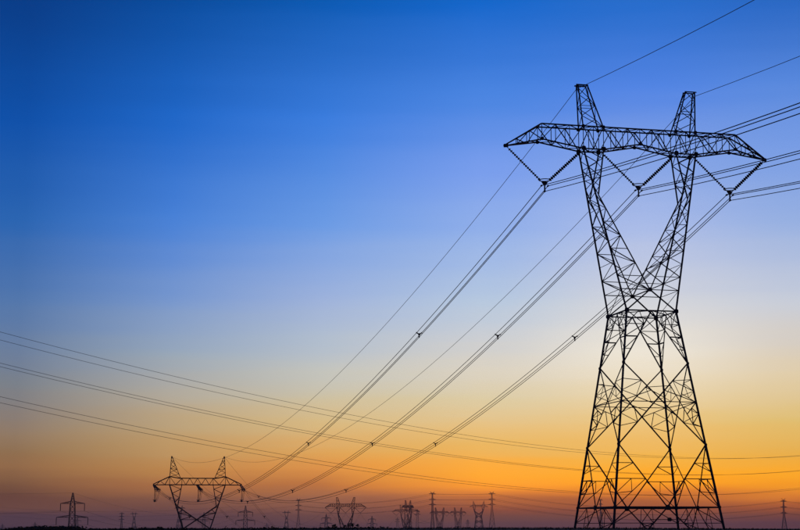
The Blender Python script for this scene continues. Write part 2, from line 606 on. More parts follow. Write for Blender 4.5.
    def vv(u):
        u = abs(u)
        return vx if u <= ye else vx * (ut - u) / (ut - ye)
    for v in (-1, 1):
        for pl in (top, bot):
            pts = [(-u, z) for u, z in reversed(pl)] + [(u, z) for u, z in pl[1:]]
            pts2 = []
            for (u, z) in pts:
                pts2.append(Vector((u, v * vv(u), z)))
            k = 0
            while k < len(pts2) - 1:
                e = k + 1
                # run straight pieces together
                while e + 1 < len(pts2) and ((pts2[e] - pts2[k]).normalized() - (pts2[e + 1] - pts2[e]).normalized()).length < 1e-3:
                    e += 1
                add('arm', 'chord', pts2[k], pts2[e], 0.145 * S * (1 + (P.get('cw', 1) - 1) * .5))
                k = e
    st = P['st']
    st = [-u for u in reversed(st) if u > 0] + list(st)
    for a, u in enumerate(st):
        T = [Vector((u, s * vv(u), poly(top, u))) for s in (-1, 1)]
        B = [Vector((u, s * vv(u), poly(bot, u))) for s in (-1, 1)]
        if abs(u) < ut - 0.3:
            for s in (0, 1):
                if not P.get('warren') or abs(abs(u) - P['uo']) < 0.1 or abs(abs(u) - P['ui']) < 0.1:
                    add('arm', 'lattice', T[s], B[s], 0.09 * S)
            add('arm', 'lattice', T[0], T[1], 0.08 * S)
            add('arm', 'lattice', B[0], B[1], 0.08 * S)
        if a + 1 < len(st):
            u2 = st[a + 1]
            if max(abs(u), abs(u2)) > ut - 0.3:
                continue
            T2 = [Vector((u2, s * vv(u2), poly(top, u2))) for s in (-1, 1)]
            B2 = [Vector((u2, s * vv(u2), poly(bot, u2))) for s in (-1, 1)]
            for s in (0, 1):
                if (a + (0 if P.get('warren') else s)) % 2 == 0:
                    add('arm', 'lattice', T[s], B2[s], 0.10 * S)
                else:
                    add('arm', 'lattice', B[s], T2[s], 0.10 * S)
            if a % 2:
                add('arm', 'lattice', T[0], T2[1], 0.08 * S)
                add('arm', 'lattice', B[1], B2[0], 0.08 * S)
            else:
                add('arm', 'lattice', T[1], T2[0], 0.08 * S)
                add('arm', 'lattice', B[0], B2[1], 0.08 * S)
    # peaks
    zp, po, pi_ = P['zp'], P['po'], P['pi']
    for su in (-1, 1):
        sec = 'peak_left' if su < 0 else 'peak_right'
        bo, bi = P['pbo'], P['pbi']
        base = {(1, v): Vector((su * bo, v * vx, poly(top, bo))) for v in (-1, 1)}
        base.update({(0, v): Vector((su * bi, v * vx, poly(top, bi))) for v in (-1, 1)})
        tip = {(1, v): Vector((su * po, v * P['pv'], zp)) for v in (-1, 1)}
        tip.update({(0, v): Vector((su * pi_, v * P['pv'], zp)) for v in (-1, 1)})
        for k in base:
            add(sec, 'chord', base[k], tip[k], 0.125 * S)
        n = P['np']
        for i in range(n):
            t1, t2 = i / n, (i + 1) / n
            for v in (-1, 1):
                a, b = (1, 0) if (i + (v > 0)) % 2 else (0, 1)
                add(sec, 'lattice', lerp(base[(a, v)], tip[(a, v)], t1), lerp(base[(b, v)], tip[(b, v)], t2), 0.09 * S)
                if i % 2 == 0 and i:
                    add(sec, 'lattice', lerp(base[(0, v)], tip[(0, v)], t1), lerp(base[(1, v)], tip[(1, v)], t1), 0.07 * S)
            for q in (0, 1):
                s_ = 1 if (i + q) % 2 else -1
                add(sec, 'lattice', lerp(base[(q, s_)], tip[(q, s_)], t1), lerp(base[(q, -s_)], tip[(q, -s_)], t2), 0.07 * S)
        for v in (-1, 1):
            e = Vector((su * 0.22, 0, 0)) * P.get('cap', 1)
            add(sec, 'chord', tip[(1, v)] + e, tip[(0, v)] - e * 0.4, 0.14 * S)
        for q in (0, 1):
            add(sec, 'lattice', tip[(q, -1)], tip[(q, 1)], 0.12 * S)
    return out


MAIN_X, MAIN_Y, MAIN_RZ = 24.53, 156.02, 0.2211
CAT = dict(z0=22.909, zb=-2.55, w0=2.618, taper=0.1405, levels=(17.615, 13.75, 9.544, 3.496),
           zc=25.07, zk=34.8, zcb=39.672, uo=6.123, ui=3.961, vx=0.718, kgap=0.28, nu=5, nl=7,
           top=[(0, 42.03), (10.586, 42.03), (14.182, 39.80)],
           bot=[(0, 40.42), (3.961, 39.672), (6.123, 39.672), (10.5, 40.42), (14.182, 39.68)],
           ye=10.586, ut=14.182, st=[0, 1.32, 2.64, 3.961, 5.04, 6.123, 7.6, 9.1, 10.55, 11.8, 13.0, 14.182],
           ws=0.86, zp=46.5, po=6.42, pi=5.42, pv=0.28, pbo=6.123, pbi=3.961, np=4, cap=1)

ROOT_Z = CAT['zb']
root = empty('lattice_pylon', (MAIN_X, MAIN_Y, ROOT_Z), MAIN_RZ)
tag(root, 'huge black steel lattice pylon with forked body, nearest the camera', 'pylon', 'lattice pylons on the plain')
off = Vector((0, 0, -ROOT_Z))
mem = cat_members(CAT)


def join_bars(name, bars, mat, parent, kind=None):
    V, F = [], []
    for A, B, w in bars:
        bar_geo(V, F, A, B, w)
    return mesh_obj(name, V, F, mat, parent, kind)


NAMES = {'leg': 'leg', 'beam': 'horizontal_beam', 'diagonal': 'diagonal_brace', 'secondary': 'secondary_brace', 'chord': 'chord', 'lattice': 'lattice_bar'}
LEGS, PEAKS = [], {}


def put_under(o, part):
    """hang a sub-part on a (scaled) bar without changing where it is"""
    o.parent = part
    o.matrix_parent_inverse = part.matrix_basis.inverted()


for sec, kind, A, B, w in mem:
    nm = NAMES[kind]
    if sec.startswith('peak'):
        nm = 'peak_' + ('chord' if kind == 'chord' else 'bar')
    elif sec == 'arm':
        nm = 'cross_arm_' + ('chord' if kind == 'chord' else 'bar')
    elif sec.startswith('fork'):
        nm = 'fork_' + ('chord' if kind == 'chord' else 'bar')
    bo_ = bar_obj(nm, A + off, B + off, w, root)
    if kind == 'leg':
        LEGS.append((A + off, B + off, bo_))
    elif nm == 'peak_chord' and B.z > 46 and A.z < 45 and abs(B.x) > 6:
        PEAKS[1 if B.x > 0 else -1] = bo_

# gusset plates where the heavy members meet
GUS = [(-.5, -.28), (-.28, -.5), (.28, -.5), (.5, -.28), (.5, .28), (.28, .5), (-.28, .5), (-.5, .28)]
GM = bpy.data.meshes.new('gusset')
GM.from_pydata([(a, b, -.5) for a, b in GUS] + [(a, b, .5) for a, b in GUS], [],
               [tuple(range(7, -1, -1)), tuple(range(8, 16))] + [(i, (i + 1) % 8, (i + 1) % 8 + 8, i + 8) for i in range(8)])
GM.materials.append(M['steel'])


def gusset(p, nrm, size):
    n = Vector(nrm).normalized()
    ref = Vector((0, 0, 1))
    x = ref.cross(n).normalized()
    y = n.cross(x)
    o = bpy.data.objects.new('gusset_plate', GM)
    m = Matrix((x, y, n)).transposed().to_4x4()
    m.translation = Vector(p) + off
    o.matrix_local = m @ Matrix.Diagonal((size, size, 0.03, 1))
    o.parent = root
    col.objects.link(o)
    p = Vector(p) + off
    for A, B, leg in LEGS:
        if A.z - 0.01 <= p.z <= B.z + 0.01 and (lerp(A, B, (p.z - A.z) / (B.z - A.z)) - p).length < 0.6:
            put_under(o, leg)
            break


def hw(z):
    return CAT['w0'] + CAT['taper'] * (CAT['z0'] - z)


for z, s in ((CAT['z0'], 0.44), (17.615, 0.26), (9.544, 0.26), (3.496, 0.28)):
    for su in (-1, 1):
        for sv_ in (-1, 1):
            gusset((su * hw(z), sv_ * (hw(z) + 0.1), z), (0, sv_, 0), s)
            gusset((su * (hw(z) + 0.1), sv_ * hw(z), z), (su, 0, 0), s)
for s_ in (-1, 1):
    gusset((0, s_ * (2.36 + 0.09), 25.07), (0, s_, 0), 0.42)
    gusset((0, s_ * (hw(3.5) + 0.12), 3.47), (0, s_, 0), 0.5)
    gusset((s_ * (hw(3.5) + 0.12), 0, 3.47), (s_, 0, 0), 0.5)
    for u in (-6.123, -3.961, 3.961, 6.123):
        gusset((u, s_ * 0.82, 39.70), (0, s_, 0), 0.46)
        gusset((u, s_ * 0.82, 42.0), (0, s_, 0), 0.36)
    for u in (-10.55, 10.55, 0):
        gusset((u, s_ * 0.82, 40.44), (0, s_, 0), 0.36)
for su in (-1, 1):
    # attachment plate at the arm tip, footings, earth-wire clamp
    prism('tip_plate', [(-.3, -.16), (.16, -.2), (.22, 0), (.16, .16), (-.3, .2)], 0.08, Vector((su * 14.2, 0, 39.70)) + off,
          (su, 0, 0), (0, 0, 1), 'hardware', root)
    for sv_ in (-1, 1):
        c_ = Vector((su * hw(ROOT_Z), sv_ * hw(ROOT_Z), 0))
        ft = prism('footing', [(-.55, -.55), (.55, -.55), (.55, .55), (-.55, .55)], 0.7, c_ + Vector((0, 0, -0.1)), (1, 0, 0), (0, 1, 0), 'concrete', root)
        put_under(ft, min(LEGS, key=lambda q: (q[0] - c_).length)[2])
    ec = tube('earth_wire_clamp', [Vector((su * 6.5, 0, 46.5)) + off, Vector((su * 6.52, 0, 46.1)) + off], 0.07, 'hardware', root)
    put_under(ec, PEAKS[su])
# number plate hung on the front bracing under the heavy beam
prism('number_plate', [(-.21, -.1), (-.13, -.18), (.13, -.18), (.21, -.1), (.21, .1), (.13, .18), (-.13, .18), (-.21, .1)], 0.05,
      Vector((0.05, -(hw(2.3) + 0.12), 2.33)) + off, (1, 0, 0), (0, 0, 1), 'plate', root)
bar_obj('secondary_brace', Vector((-1.9, -hw(2.3), 2.33)) + off, Vector((1.9, -hw(2.3), 2.33)) + off, 0.06, root)


def mw(u, v, z):
    return Vector((MAIN_X + u * cos(MAIN_RZ) - v * sin(MAIN_RZ), MAIN_Y + u * sin(MAIN_RZ) + v * cos(MAIN_RZ), z))


# ------------------------------------------------------------------ V-shaped insulator sets of the nearest pylon
PH_U, PH_Z = 10.1, 35.62
WHERE = ['under the left arm of the nearest pylon', 'in the middle window of the nearest pylon', 'under the right arm of the nearest pylon']


def vee_set(uc, ua, ub, za, zb_, i):
    o = empty('insulator_set', mw(uc, 0, PH_Z), MAIN_RZ)
    tag(o, 'V-shaped pair of insulator strings hanging ' + WHERE[i], 'insulators', 'V insulator sets of the nearest pylon')
    yz = 0.50
    insulator('insulator_string', (ua - uc, 0, za - PH_Z), (-0.30, 0, yz), 0.145, o, 0.25)
    insulator('insulator_string', (ub - uc, 0, zb_ - PH_Z), (0.30, 0, yz), 0.185, o, 0.25)
    yk = prism('yoke_plate', [(-.34, .53), (.34, .53), (.30, .42), (.12, .14), (-.12, .14), (-.30, .42)], 0.05, (0, 0, 0), (1, 0, 0), (0, 0, 1), 'hardware', o)
    torus('corona_ring', (0, 0, yz + 0.20), 0.58, 0.05, 'hardware', yk, (0, 0, 1))
    dl = prism('drop_link', [(-.07, .16), (.07, .16), (.07, -.45), (-.07, -.45)], 0.07, (0, 0, 0), (1, 0, 0), (0, 0, 1), 'hardware', o)
    for (a, b) in ((-.34, .12), (.34, .12), (0, -.46)):
        lathe('suspension_clamp', (a, -.28, b - .02), (a, .28, b - .02), [(0, .03), (.1, .075), (.28, .10), (.46, .075), (.56, .03)], 'hardware', dl, 8)
    return o


vee_set(-PH_U, -14.02, -6.25, 39.55, 39.45, 0)
vee_set(0, -3.85, 3.85, 39.45, 39.45, 1)
vee_set(PH_U, 6.25, 14.02, 39.45, 39.55, 2)

# ------------------------------------------------------------------ the tension pylon where the line turns
BY = 539.6
B0 = unpix(197.5, 484.5, BY)
BZ = terrain(B0.x, BY)
K = BY * cos(PITCH) / FPX                      # metres per photograph pixel there (nearly)


def bz(y):
    return unpix(197.5, y, BY).z


TEN = dict(z0=bz(528.6), zb=BZ, w0=13.4 * K, taper=0.12, levels=(bz(528.6) - 3.2, bz(528.6) - 5.4, bz(528.6) - 8.0, BZ + 3.0),
           zc=bz(519.6), zk=bz(506.2), zcb=bz(484.7), uo=27.8 * K, ui=15.6 * K, vx=1.0, kgap=0.5, nu=5, nl=4,
           top=[(0, bz(478.2)), (18.2 * K, bz(478.2)), (27.7 * K, bz(476.5)), (44.2 * K, bz(484.3))],
           bot=[(0, bz(484.7)), (27.8 * K, bz(484.7)), (44.2 * K, bz(484.9))],
           ye=27.8 * K, ut=44.2 * K, st=[0, 3.9 * K, 7.8 * K, 11.7 * K, 15.6 * K, 21.7 * K, 27.8 * K, 32.5 * K, 37 * K, 41 * K, 44.2 * K],
           zp=bz(456.4), po=26.5 * K, pi=26.0 * K, pv=0.12, pbo=27.7 * K, pbi=17.0 * K, np=5, cap=0.2, ws=1.7, cw=1.4, warren=True)
ten = empty('tension_pylon', (B0.x, BY, BZ), radians(7.0))
tag(ten, 'smaller squat pylon with two pointed horns and flat arms, left of centre on the horizon', 'pylon', 'lattice pylons on the plain')


def build_cat_joined(P, rt, zoff, mat, split=True):
    """a farther pylon: heavy members as parts of their own, fine lattice joined per section"""
    mem_ = cat_members(P)
    secs = {}
    for sec, kind, A, B, w in mem_:
        A, B = A - Vector((0, 0, zoff)), B - Vector((0, 0, zoff))
        if split and kind in ('leg', 'chord', 'beam', 'diagonal'):
            V, F = [], []
            bar_geo(V, F, A, B, w)
            nm = {'leg': 'leg', 'chord': 'chord', 'beam': 'horizontal_beam', 'diagonal': 'diagonal_brace'}[kind]
            mesh_obj(nm, V, F, mat, rt)
        else:
            secs.setdefault(sec, []).append((A, B, w))
    nm = {'leg': 'leg_frame', 'body': 'body_bracing', 'fork_left': 'fork_arm', 'fork_right': 'fork_arm', 'arm': 'cross_arm', 'peak_left': 'peak', 'peak_right': 'peak'}
    for s in secs:
        join_bars(nm[s], secs[s], mat, rt, 'stuff')


build_cat_joined(TEN, ten, BZ, 'far_steel')

# ------------------------------------------------------------------ conductors


def span(A, B, k, n=48, t0=0.0, t1=1.0):
    """parabolic wire from A to B; k = half the inverse catenary constant"""
    A, B = Vector(A), Vector(B)
    L = (B - A).xy.length
    pts = []
    for i in range(n + 1):
        t = t0 + (t1 - t0) * i / n
        p = A + (B - A) * t
        p.z -= k * t * (1 - t) * L * L
        pts.append(p)
    return pts


def bundle_offsets(d):
    d = Vector((d.x, d.y, 0)).normalized()
    s = Vector((d.y, -d.x, 0))
    r = 0.34
    return [s * -r + Vector((0, 0, 0.10)), s * r + Vector((0, 0, 0.10)), Vector((0, 0, -0.48))]


def make_spacer(p, offs, parent, s=1.0):
    """triangular spacer damper clamped on the three wires"""
    V, F = [], []
    hub = p + (offs[0] + offs[1] + offs[2]) * (s / 3)
    for a in range(3):
        bar_geo(V, F, hub, p + offs[a] * s, 0.13 * s)
        bar_geo(V, F, p + offs[a] * s - Vector((0, 0, .08 * s)), p + offs[a] * s + Vector((0, 0, .08 * s)), 0.16 * s)
    bar_geo(V, F, hub - Vector((0, 0, .13 * s)), hub + Vector((0, 0, .13 * s)), 0.24 * s)
    return mesh_obj('spacer', V, F, 'hardware', parent)


KB, KE = 3.85e-4, 3.68e-4
tip_u = [-43.6 * K, 0.0, 43.6 * K]
tipz = bz(485.2)
SIDE = ['left', 'middle', 'right']
SPX = [[(419, 333), (308, 442), (239, 489.6), (170, 497.6)], [(497, 335), (372, 443), (293, 491), (247.5, 502)], [(574.7, 336), (435, 442), (346, 490), (258.8, 495.5)]]
line_dir = Vector((-sin(MAIN_RZ), cos(MAIN_RZ), 0))
A345Y = 1074.0
A345 = unpix(345.7, 497.3, A345Y)              # top of the next pylon of the line
A345_RZ = radians(-4)


def project(p):
    d = p.y * cos(PITCH) + (p.z - EYE) * sin(PITCH)
    return 400 + FPX * p.x / d, 265 - FPX * (-p.y * sin(PITCH) + (p.z - EYE) * cos(PITCH)) / d


for i in range(3):
    A = mw((-PH_U, 0, PH_U)[i], 0, PH_Z)
    tipw = Vector((B0.x + tip_u[i], BY, tipz))
    d = (A - tipw)
    d.z = 0
    d.normalize()
    send = tipw + d * 7.8 + Vector((0, 0, -1.75))          # string end towards the nearest pylon
    dirv = (send - A)
    offs = bundle_offsets(dirv)
    # the next support behind the camera's right shoulder
    C_ = A - line_dir * 360 + Vector((0, 0, -1.5))
    left = span(A, send, KB, 64)
    right = span(A, C_, KB * 0.95, 48)
    b = empty('conductor_bundle', (0, 0, 0))
    tag(b, 'bundle of three power wires on the %s V insulators of the nearest pylon' % SIDE[i], 'power line', 'conductor bundles of the nearest pylon')
    for o_ in offs:
        fade = [min(1.0, (len(left) - 1 - j) / 2.0) for j in range(len(left))]
        pts = [p + o_ for p in reversed(right[1:])] + [p + o_ * (0.35 + 0.65 * f_) for p, f_ in zip(left, fade)]
        tube('wire', pts, 0.040, 'wire', b)
    # spacers along the span
    fine = span(A, send, KB, 1200)
    pr = [project(p) for p in fine]
    for (x, y) in SPX[i]:
        j = min(range(len(fine)), key=lambda q: (pr[q][0] - x) ** 2 + (pr[q][1] - y) ** 2)
        make_spacer(fine[j], offs, b, 1.0 if fine[j].y < 300 else 1.1)
    for t in (0.16, 0.33, 0.52, 0.7):
        make_spacer(span(A, C_, KB * 0.95, 100)[int(t * 100)], offs, b)

    # tension strings, jumper support and jumper of the turning pylon
    d2 = (Vector((A345.x, A345Y, 0)) - Vector((tipw.x, tipw.y, 0)))
    d2.z = 0
    d2.normalize()
    send2 = tipw + d2 * 7.8 + Vector((0, 0, -1.5))
    for (e, dd, txt) in ((send, d, 'near'), (send2, d2, 'far')):
        t_ = empty('tension_insulator', tipw)
        tag(t_, 'double tension insulator string on the %s side of the squat pylon %s' % (txt, ['left arm tip', 'arm middle', 'right arm tip'][i]), 'insulators', 'tension insulators of the squat pylon')
        sdir = Vector((dd.y, -dd.x, 0))
        loc = e - tipw
        for q in (-1, 1):
            insulator('insulator_string', sdir * (0.28 * q) + loc * 0.08, sdir * (0.28 * q) + loc * 0.95, 0.19, t_, 0.34, 8)
        for f_ in (0.06, 0.96):
            V, F = [], []
            bar_geo(V, F, sdir * -0.5 + loc * f_, sdir * 0.5 + loc * f_, 0.16)
            mesh_obj('yoke_plate', V, F, 'hardware', t_)
        torus('corona_ring', loc * 0.93, 0.55, 0.06, 'hardware', t_, loc, 16)
    js = empty('jumper_insulator', tipw)
    tag(js, 'vertical insulator string holding the jumper loop under the squat pylon %s' % ['left arm tip', 'arm middle', 'right arm tip'][i], 'insulators', 'jumper insulators of the squat pylon')
    insulator('insulator_string', (0.3, 0, -0.3), (0.3, 0, -5.0), 0.15, js, 0.36, 8)
    torus('corona_ring', (0.3, 0, -4.9), 0.55, 0.07, 'hardware', js, (0, 0, 1), 16)
    lathe('jumper_weight', (0.3, 0, -5.0), (0.3, 0, -5.7), [(0, .1), (.1, .34), (.55, .34), (.7, .1)], 'hardware', js, 10)
    ju = empty('jumper_loop', (0, 0, 0))
    tag(ju, 'slack wire loop slung below the squat pylon %s' % ['left arm tip', 'arm middle', 'right arm tip'][i], 'wire', 'jumper loops of the squat pylon')
    low = tipw + Vector((0.3, 0, -5.4))
    for q in (-1, 1):
        pts = []
        for (a_, b_) in ((send, low), (low, send2)):
            for s in range(9):
                t = s / 8
                p = a_ * (1 - t) + b_ * t
                p.z -= 1.5 * sin(pi * t) * (1 if a_ is send else 1)
                pts.append(p + Vector((0.2 * q, 0, 0)))
        tube('wire', pts[:9] + pts[10:], 0.05, 'wire', ju, 4)

# earth wires of the nearest pylon
for su, nm in ((-1, 'left'), (1, 'right')):
    A = mw(su * 6.5, 0, 46.1)
    B = Vector((B0.x + su * 26.3 * K, BY, bz(456.6)))
    C_ = A - line_dir * 360 + Vector((0, 0, -1.5))
    pts = list(reversed(span(A, C_, KE * 0.9, 40)[1:])) + span(A, B, KE, 64)
    o = tube('earth_wire', pts, 0.030, 'wire')
    tag(o, 'thin single earth wire from the %s peak of the nearest pylon' % nm, 'wire', 'earth wires of the nearest pylon')

# ------------------------------------------------------------------ the double-circuit line crossing the plain behind the nearest pylon
X0, Y0, PHI, ZL, H1, H2, AW, KX = 90.31, 631.2, 0.905, 14.53, 7.21, 8.66, (4.175, 2.04, 3.93), 1.948e-4
LV = ['top', 'middle', 'bottom']
for l in range(3):
    for s in (-1, 1):
        pts = []
        for j in range(61):
            t = -430 + 760 * j / 60
            a = AW[l] * s
            pts.append(Vector((X0 + t * cos(PHI) - a * sin(PHI), Y0 + t * sin(PHI) + a * cos(PHI), ZL + (H1 + H2, H2, 0)[l] + KX * t * t)))
        o = tube('crossing_wire', pts, 0.048, 'wire', None, 4)
        tag(o, '%s wire of the %s pair sagging from the left edge across the sky' % (('upper', 'lower')[s > 0], LV[l]), 'wire', 'wires of the line crossing behind the nearest pylon')

# ------------------------------------------------------------------ far pylons


def far_cat(px, py, Y, rz, label, scale=1.0, ws=1.6, P0=CAT, strings=True, split=False):
    top = unpix(px, py, Y)
    gz = terrain(top.x, Y)
    P = dict(P0)
    dz = P0['zp'] * scale

    def Z(z):
        return top.z - (P0['zp'] - z) * scale
    for k in ('z0', 'zc', 'zk', 'zcb', 'zp'):
        P[k] = Z(P0[k])
    for k in ('w0', 'uo', 'ui', 'vx', 'kgap', 'ye', 'ut', 'po', 'pi', 'pv', 'pbo', 'pbi'):
        P[k] = P0[k] * scale
    P['top'] = [(u * scale, Z(z)) for u, z in P0['top']]
    P['bot'] = [(u * scale, Z(z)) for u, z in P0['bot']]
    P['st'] = [u * scale for u in P0['st'][::1]]
    zb_ = min(gz, P['z0'] - 6 * scale)
    P['zb'] = zb_
    h = P['z0'] - zb_
    P['levels'] = (P['z0'] - 0.22 * h, P['z0'] - 0.37 * h, P['z0'] - 0.53 * h, P['z0'] - 0.77 * h)
    P['ws'] = ws
    P['nu'], P['nl'], P['np'] = 3, 4, 4
    o = empty('lattice_pylon', (top.x, Y, zb_), rz)
    tag(o, label, 'pylon', 'lattice pylons on the plain')
    build_cat_joined(P, o, zb_, 'far_steel', split)

    def world(u, z):
        return Vector((top.x + u * cos(rz) * scale, Y + u * sin(rz) * scale, Z(z)))
    if strings:
        for q, (uc, ua, ub) in enumerate(((-PH_U, -14.0, -6.2), (0, -3.9, 3.9), (PH_U, 6.2, 14.0))):
            V, F = [], []
            bar_geo(V, F, world(ua, 39.6), world(uc, PH_Z + .4), 0.24)
            bar_geo(V, F, world(ub, 39.6), world(uc, PH_Z + .4), 0.24)
            s_ = mesh_obj('insulator_string', [v - Vector((top.x, Y, zb_)) for v in V], F, 'insulator')
            s_.matrix_parent_inverse = Matrix.Identity(4)
            s_.parent = o
            s_.rotation_euler = (0, 0, -rz)
            s_['kind'] = 'stuff'
    return dict(ph=[world(u, PH_Z) for u in (-PH_U, 0, PH_U)], pk=[world(u, 46.3) for u in (-6, 6)])


def mast_geo(z_top, z_base, w_top, w_base, brk=None):
    """square tapering lattice mast"""
    V, F = [], []
    H = z_top - z_base
    brk_z, brk_w = brk

    def half(z):
        if z > brk_z:
            return w_top + (brk_w - w_top) * (z_top - z) / (z_top - brk_z)
        return brk_w + (w_base - brk_w) * (brk_z - z) / (brk_z - z_base)

    def cn(i, z):
        su, sv_ = ((-1, -1), (1, -1), (1, 1), (-1, 1))[i % 4]
        return Vector((su * half(z), sv_ * half(z), z))
    zs = [z_top]
    while zs[-1] > z_base + 1.5:
        zs.append(max(z_base, zs[-1] - max(1.7, half(zs[-1]) * 2.3)))
    zs[-1] = z_base
    return cn, zs


def far_mast(px, py, Y, rz, label, arms, w_top, brk_z, brk_w, w_base, horns=0.0, hang=0.0, ws=1.0, name='mast_pylon', peak=True):
    """arms: list of (metres below the top, half length)"""
    top = unpix(px, py, Y)
    gz = terrain(top.x, Y)
    o = empty(name, (top.x, Y, gz), rz)
    tag(o, label, 'pylon', 'lattice pylons on the plain')
    H = top.z - gz
    z_head = H - (2.0 if horns else 0)
    cn, zs = mast_geo(z_head, 0, w_top, w_base, (max(H - brk_z, 6.0), brk_w))
    V, F = [], []
    for i in range(4):
        for a, b in zip(zs, zs[1:]):
            bar_geo(V, F, cn(i, a), cn(i, b), 0.24 * ws)
            bar_geo(V, F, cn(i, a), cn(i + 1, b), 0.13 * ws)
            bar_geo(V, F, cn(i + 1, a), cn(i, b), 0.13 * ws)
            bar_geo(V, F, cn(i, b), cn(i + 1, b), 0.12 * ws)
    mesh_obj('mast', V, F, 'far_steel', o, 'stuff')
    pts = []
    for (dz, hl) in arms:
        z = H - dz
        for su in (-1, 1):
            V, F = [], []
            w = abs(cn(0, z).x)
            tip = Vector((su * hl, 0, z))
            for v in (-1, 1):
                bar_geo(V, F, Vector((su * w, v * w, z)), tip, 0.26 * ws)
                bar_geo(V, F, Vector((su * w, v * w, z + 1.5)), tip, 0.22 * ws)
                for t in (0.33, 0.62):
                    bar_geo(V, F, lerp(Vector((su * w, v * w, z)), tip, t), lerp(Vector((su * w, v * w, z + 1.5)), tip, t), 0.1 * ws)
                    bar_geo(V, F, lerp(Vector((su * w, v * w, z)), tip, t), lerp(Vector((su * w, v * w, z + 1.5)), tip, t - .3), 0.1 * ws)
            mesh_obj('cross_arm', V, F, 'far_steel', o, 'stuff')
            if hang:
                lathe('insulator_string', (su * hl * 0.99, 0, z), (su * hl * 0.99, 0, z - hang), [(0, .06), (.3, .17 * ws), (hang - .3, .17 * ws), (hang, .06)], 'insulator', o, 6)
            pts.append(Vector((top.x + su * hl * cos(rz), Y + su * hl * sin(rz), gz + z - hang)))
    pk = []
    if horns:
        for su in (-1, 1):
            V, F = [], []
            bar_geo(V, F, (0, 0, z_head - 0.3), (su * horns, 0, H), 0.22 * ws)
            bar_geo(V, F, (0, 0, z_head - 2.2), (su * horns, 0, H), 0.15 * ws)
            mesh_obj('horn', V, F, 'far_steel', o, 'stuff')
            pk.append(Vector((top.x + su * horns * cos(rz), Y + su * horns * sin(rz), gz + H)))
    else:
        pk.append(Vector((top.x, Y, gz + H)))
    return dict(ph=pts, pk=pk)


def far_wires(a, b, k, r, label, group):
    for q, (A, B) in enumerate(zip(a['ph'], b['ph'])):
        o = tube('far_conductor', span(A, B, k, 24), r, 'wire', None, 3, False)
        tag(o, label[min(q // max(1, len(a['ph']) // len(label)), len(label) - 1)], 'wire', group)


def far_earth(a, b, k, r, label, group):
    for A, B in zip(a['pk'], b['pk']):
        tag(tube('far_earth_wire', span(A, B, k, 20), r, 'wire', None, 3, False), label, 'wire', group)


# the same line beyond its turn
P2 = far_cat(345.7, 497.3, A345Y, A345_RZ, 'hazy forked pylon with wide flat arms and three V strings, standing behind small trees', ws=1.6, split=True)
P3 = far_cat(406.1, 505.0, 1613, radians(6), 'wider of the two overlapping forked pylons left of the first tall mast', ws=1.7)
P4 = far_cat(439.6, 507.6, 1990, radians(26), 'faint forked pylon just right of the first tall mast', ws=1.6)
P4b = far_cat(458.0, 507.6, 2040, radians(40), 'faint forked pylon midway between the two tall masts', ws=1.5)
P5 = far_cat(408.0, 500.3, 1450, radians(67), 'taller narrow forked pylon seen edge-on inside the wider one', ws=1.3, strings=False)
P6 = far_cat(134.3, 512.0, 3570, radians(0), 'tiny forked pylon near the left trees, right of a small mast', 0.62, 2.2, strings=False)
P7 = far_cat(286.6, 510.6, 3150, radians(0), 'tiny forked pylon left of the slim mast near the squat pylon', 0.62, 2.2, strings=False)
P8 = far_cat(180.0, 505.5, 3000, radians(30), 'ghostly forked pylon seen behind the left leg of the squat pylon', 0.8, 2.0, strings=False)

# squat tension pylon far off
TB = dict(TEN)
T2 = far_cat(478.6, 500.7, 2560, radians(3), 'distant horned pylon with dark arm tips, left of the second tall mast', 0.98, 2.6, P0=TEN, strings=False)

# masts with three pairs of short arms
DARMS = [(3.2, 4.9), (10.6, 4.9), (17.2, 4.9)]
D1 = far_mast(298.6, 498.3, 2350, radians(5), 'slim hazy mast with three pairs of short arms, right of the squat pylon', DARMS, 0.55, 26, 1.1, 3.6, 2.6, 0, 1.6)
D2 = far_mast(432.4, 491.4, 2060, radians(5), 'first tall mast with three pairs of short arms, right of the overlapping pylons', DARMS, 0.55, 30, 1.1, 3.0, 2.8, 0, 1.6)
D3 = far_mast(491.8, 491.4, 2080, radians(-5), 'second tall mast with three pairs of short arms, left of the nearest pylon', DARMS, 0.55, 24, 1.1, 5.0, 2.8, 0, 1.6)
D4 = far_mast(783.3, 498.3, 2200, radians(-5), 'hazy mast with three pairs of short arms near the right edge', [(4, 4.8), (12.2, 4.8), (20.4, 4.8)], 0.55, 24, 1.1, 4.2, 2.8, 0, 1.6)
D5 = far_mast(600.4, 498.4, 2900, radians(10), 'faint mast seen through the left legs of the nearest pylon', DARMS, 0.55, 26, 1.1, 3.6, 2.6, 0, 1.6)
D6 = far_mast(121.8, 512.3, 2900, radians(0), 'small mast with three pairs of arms, left of the tiny forked pylon', [(2.5, 5.2), (7.5, 5.2), (13, 5.2)], 0.5, 16, 1.0, 2.4, 0, 0, 1.6)

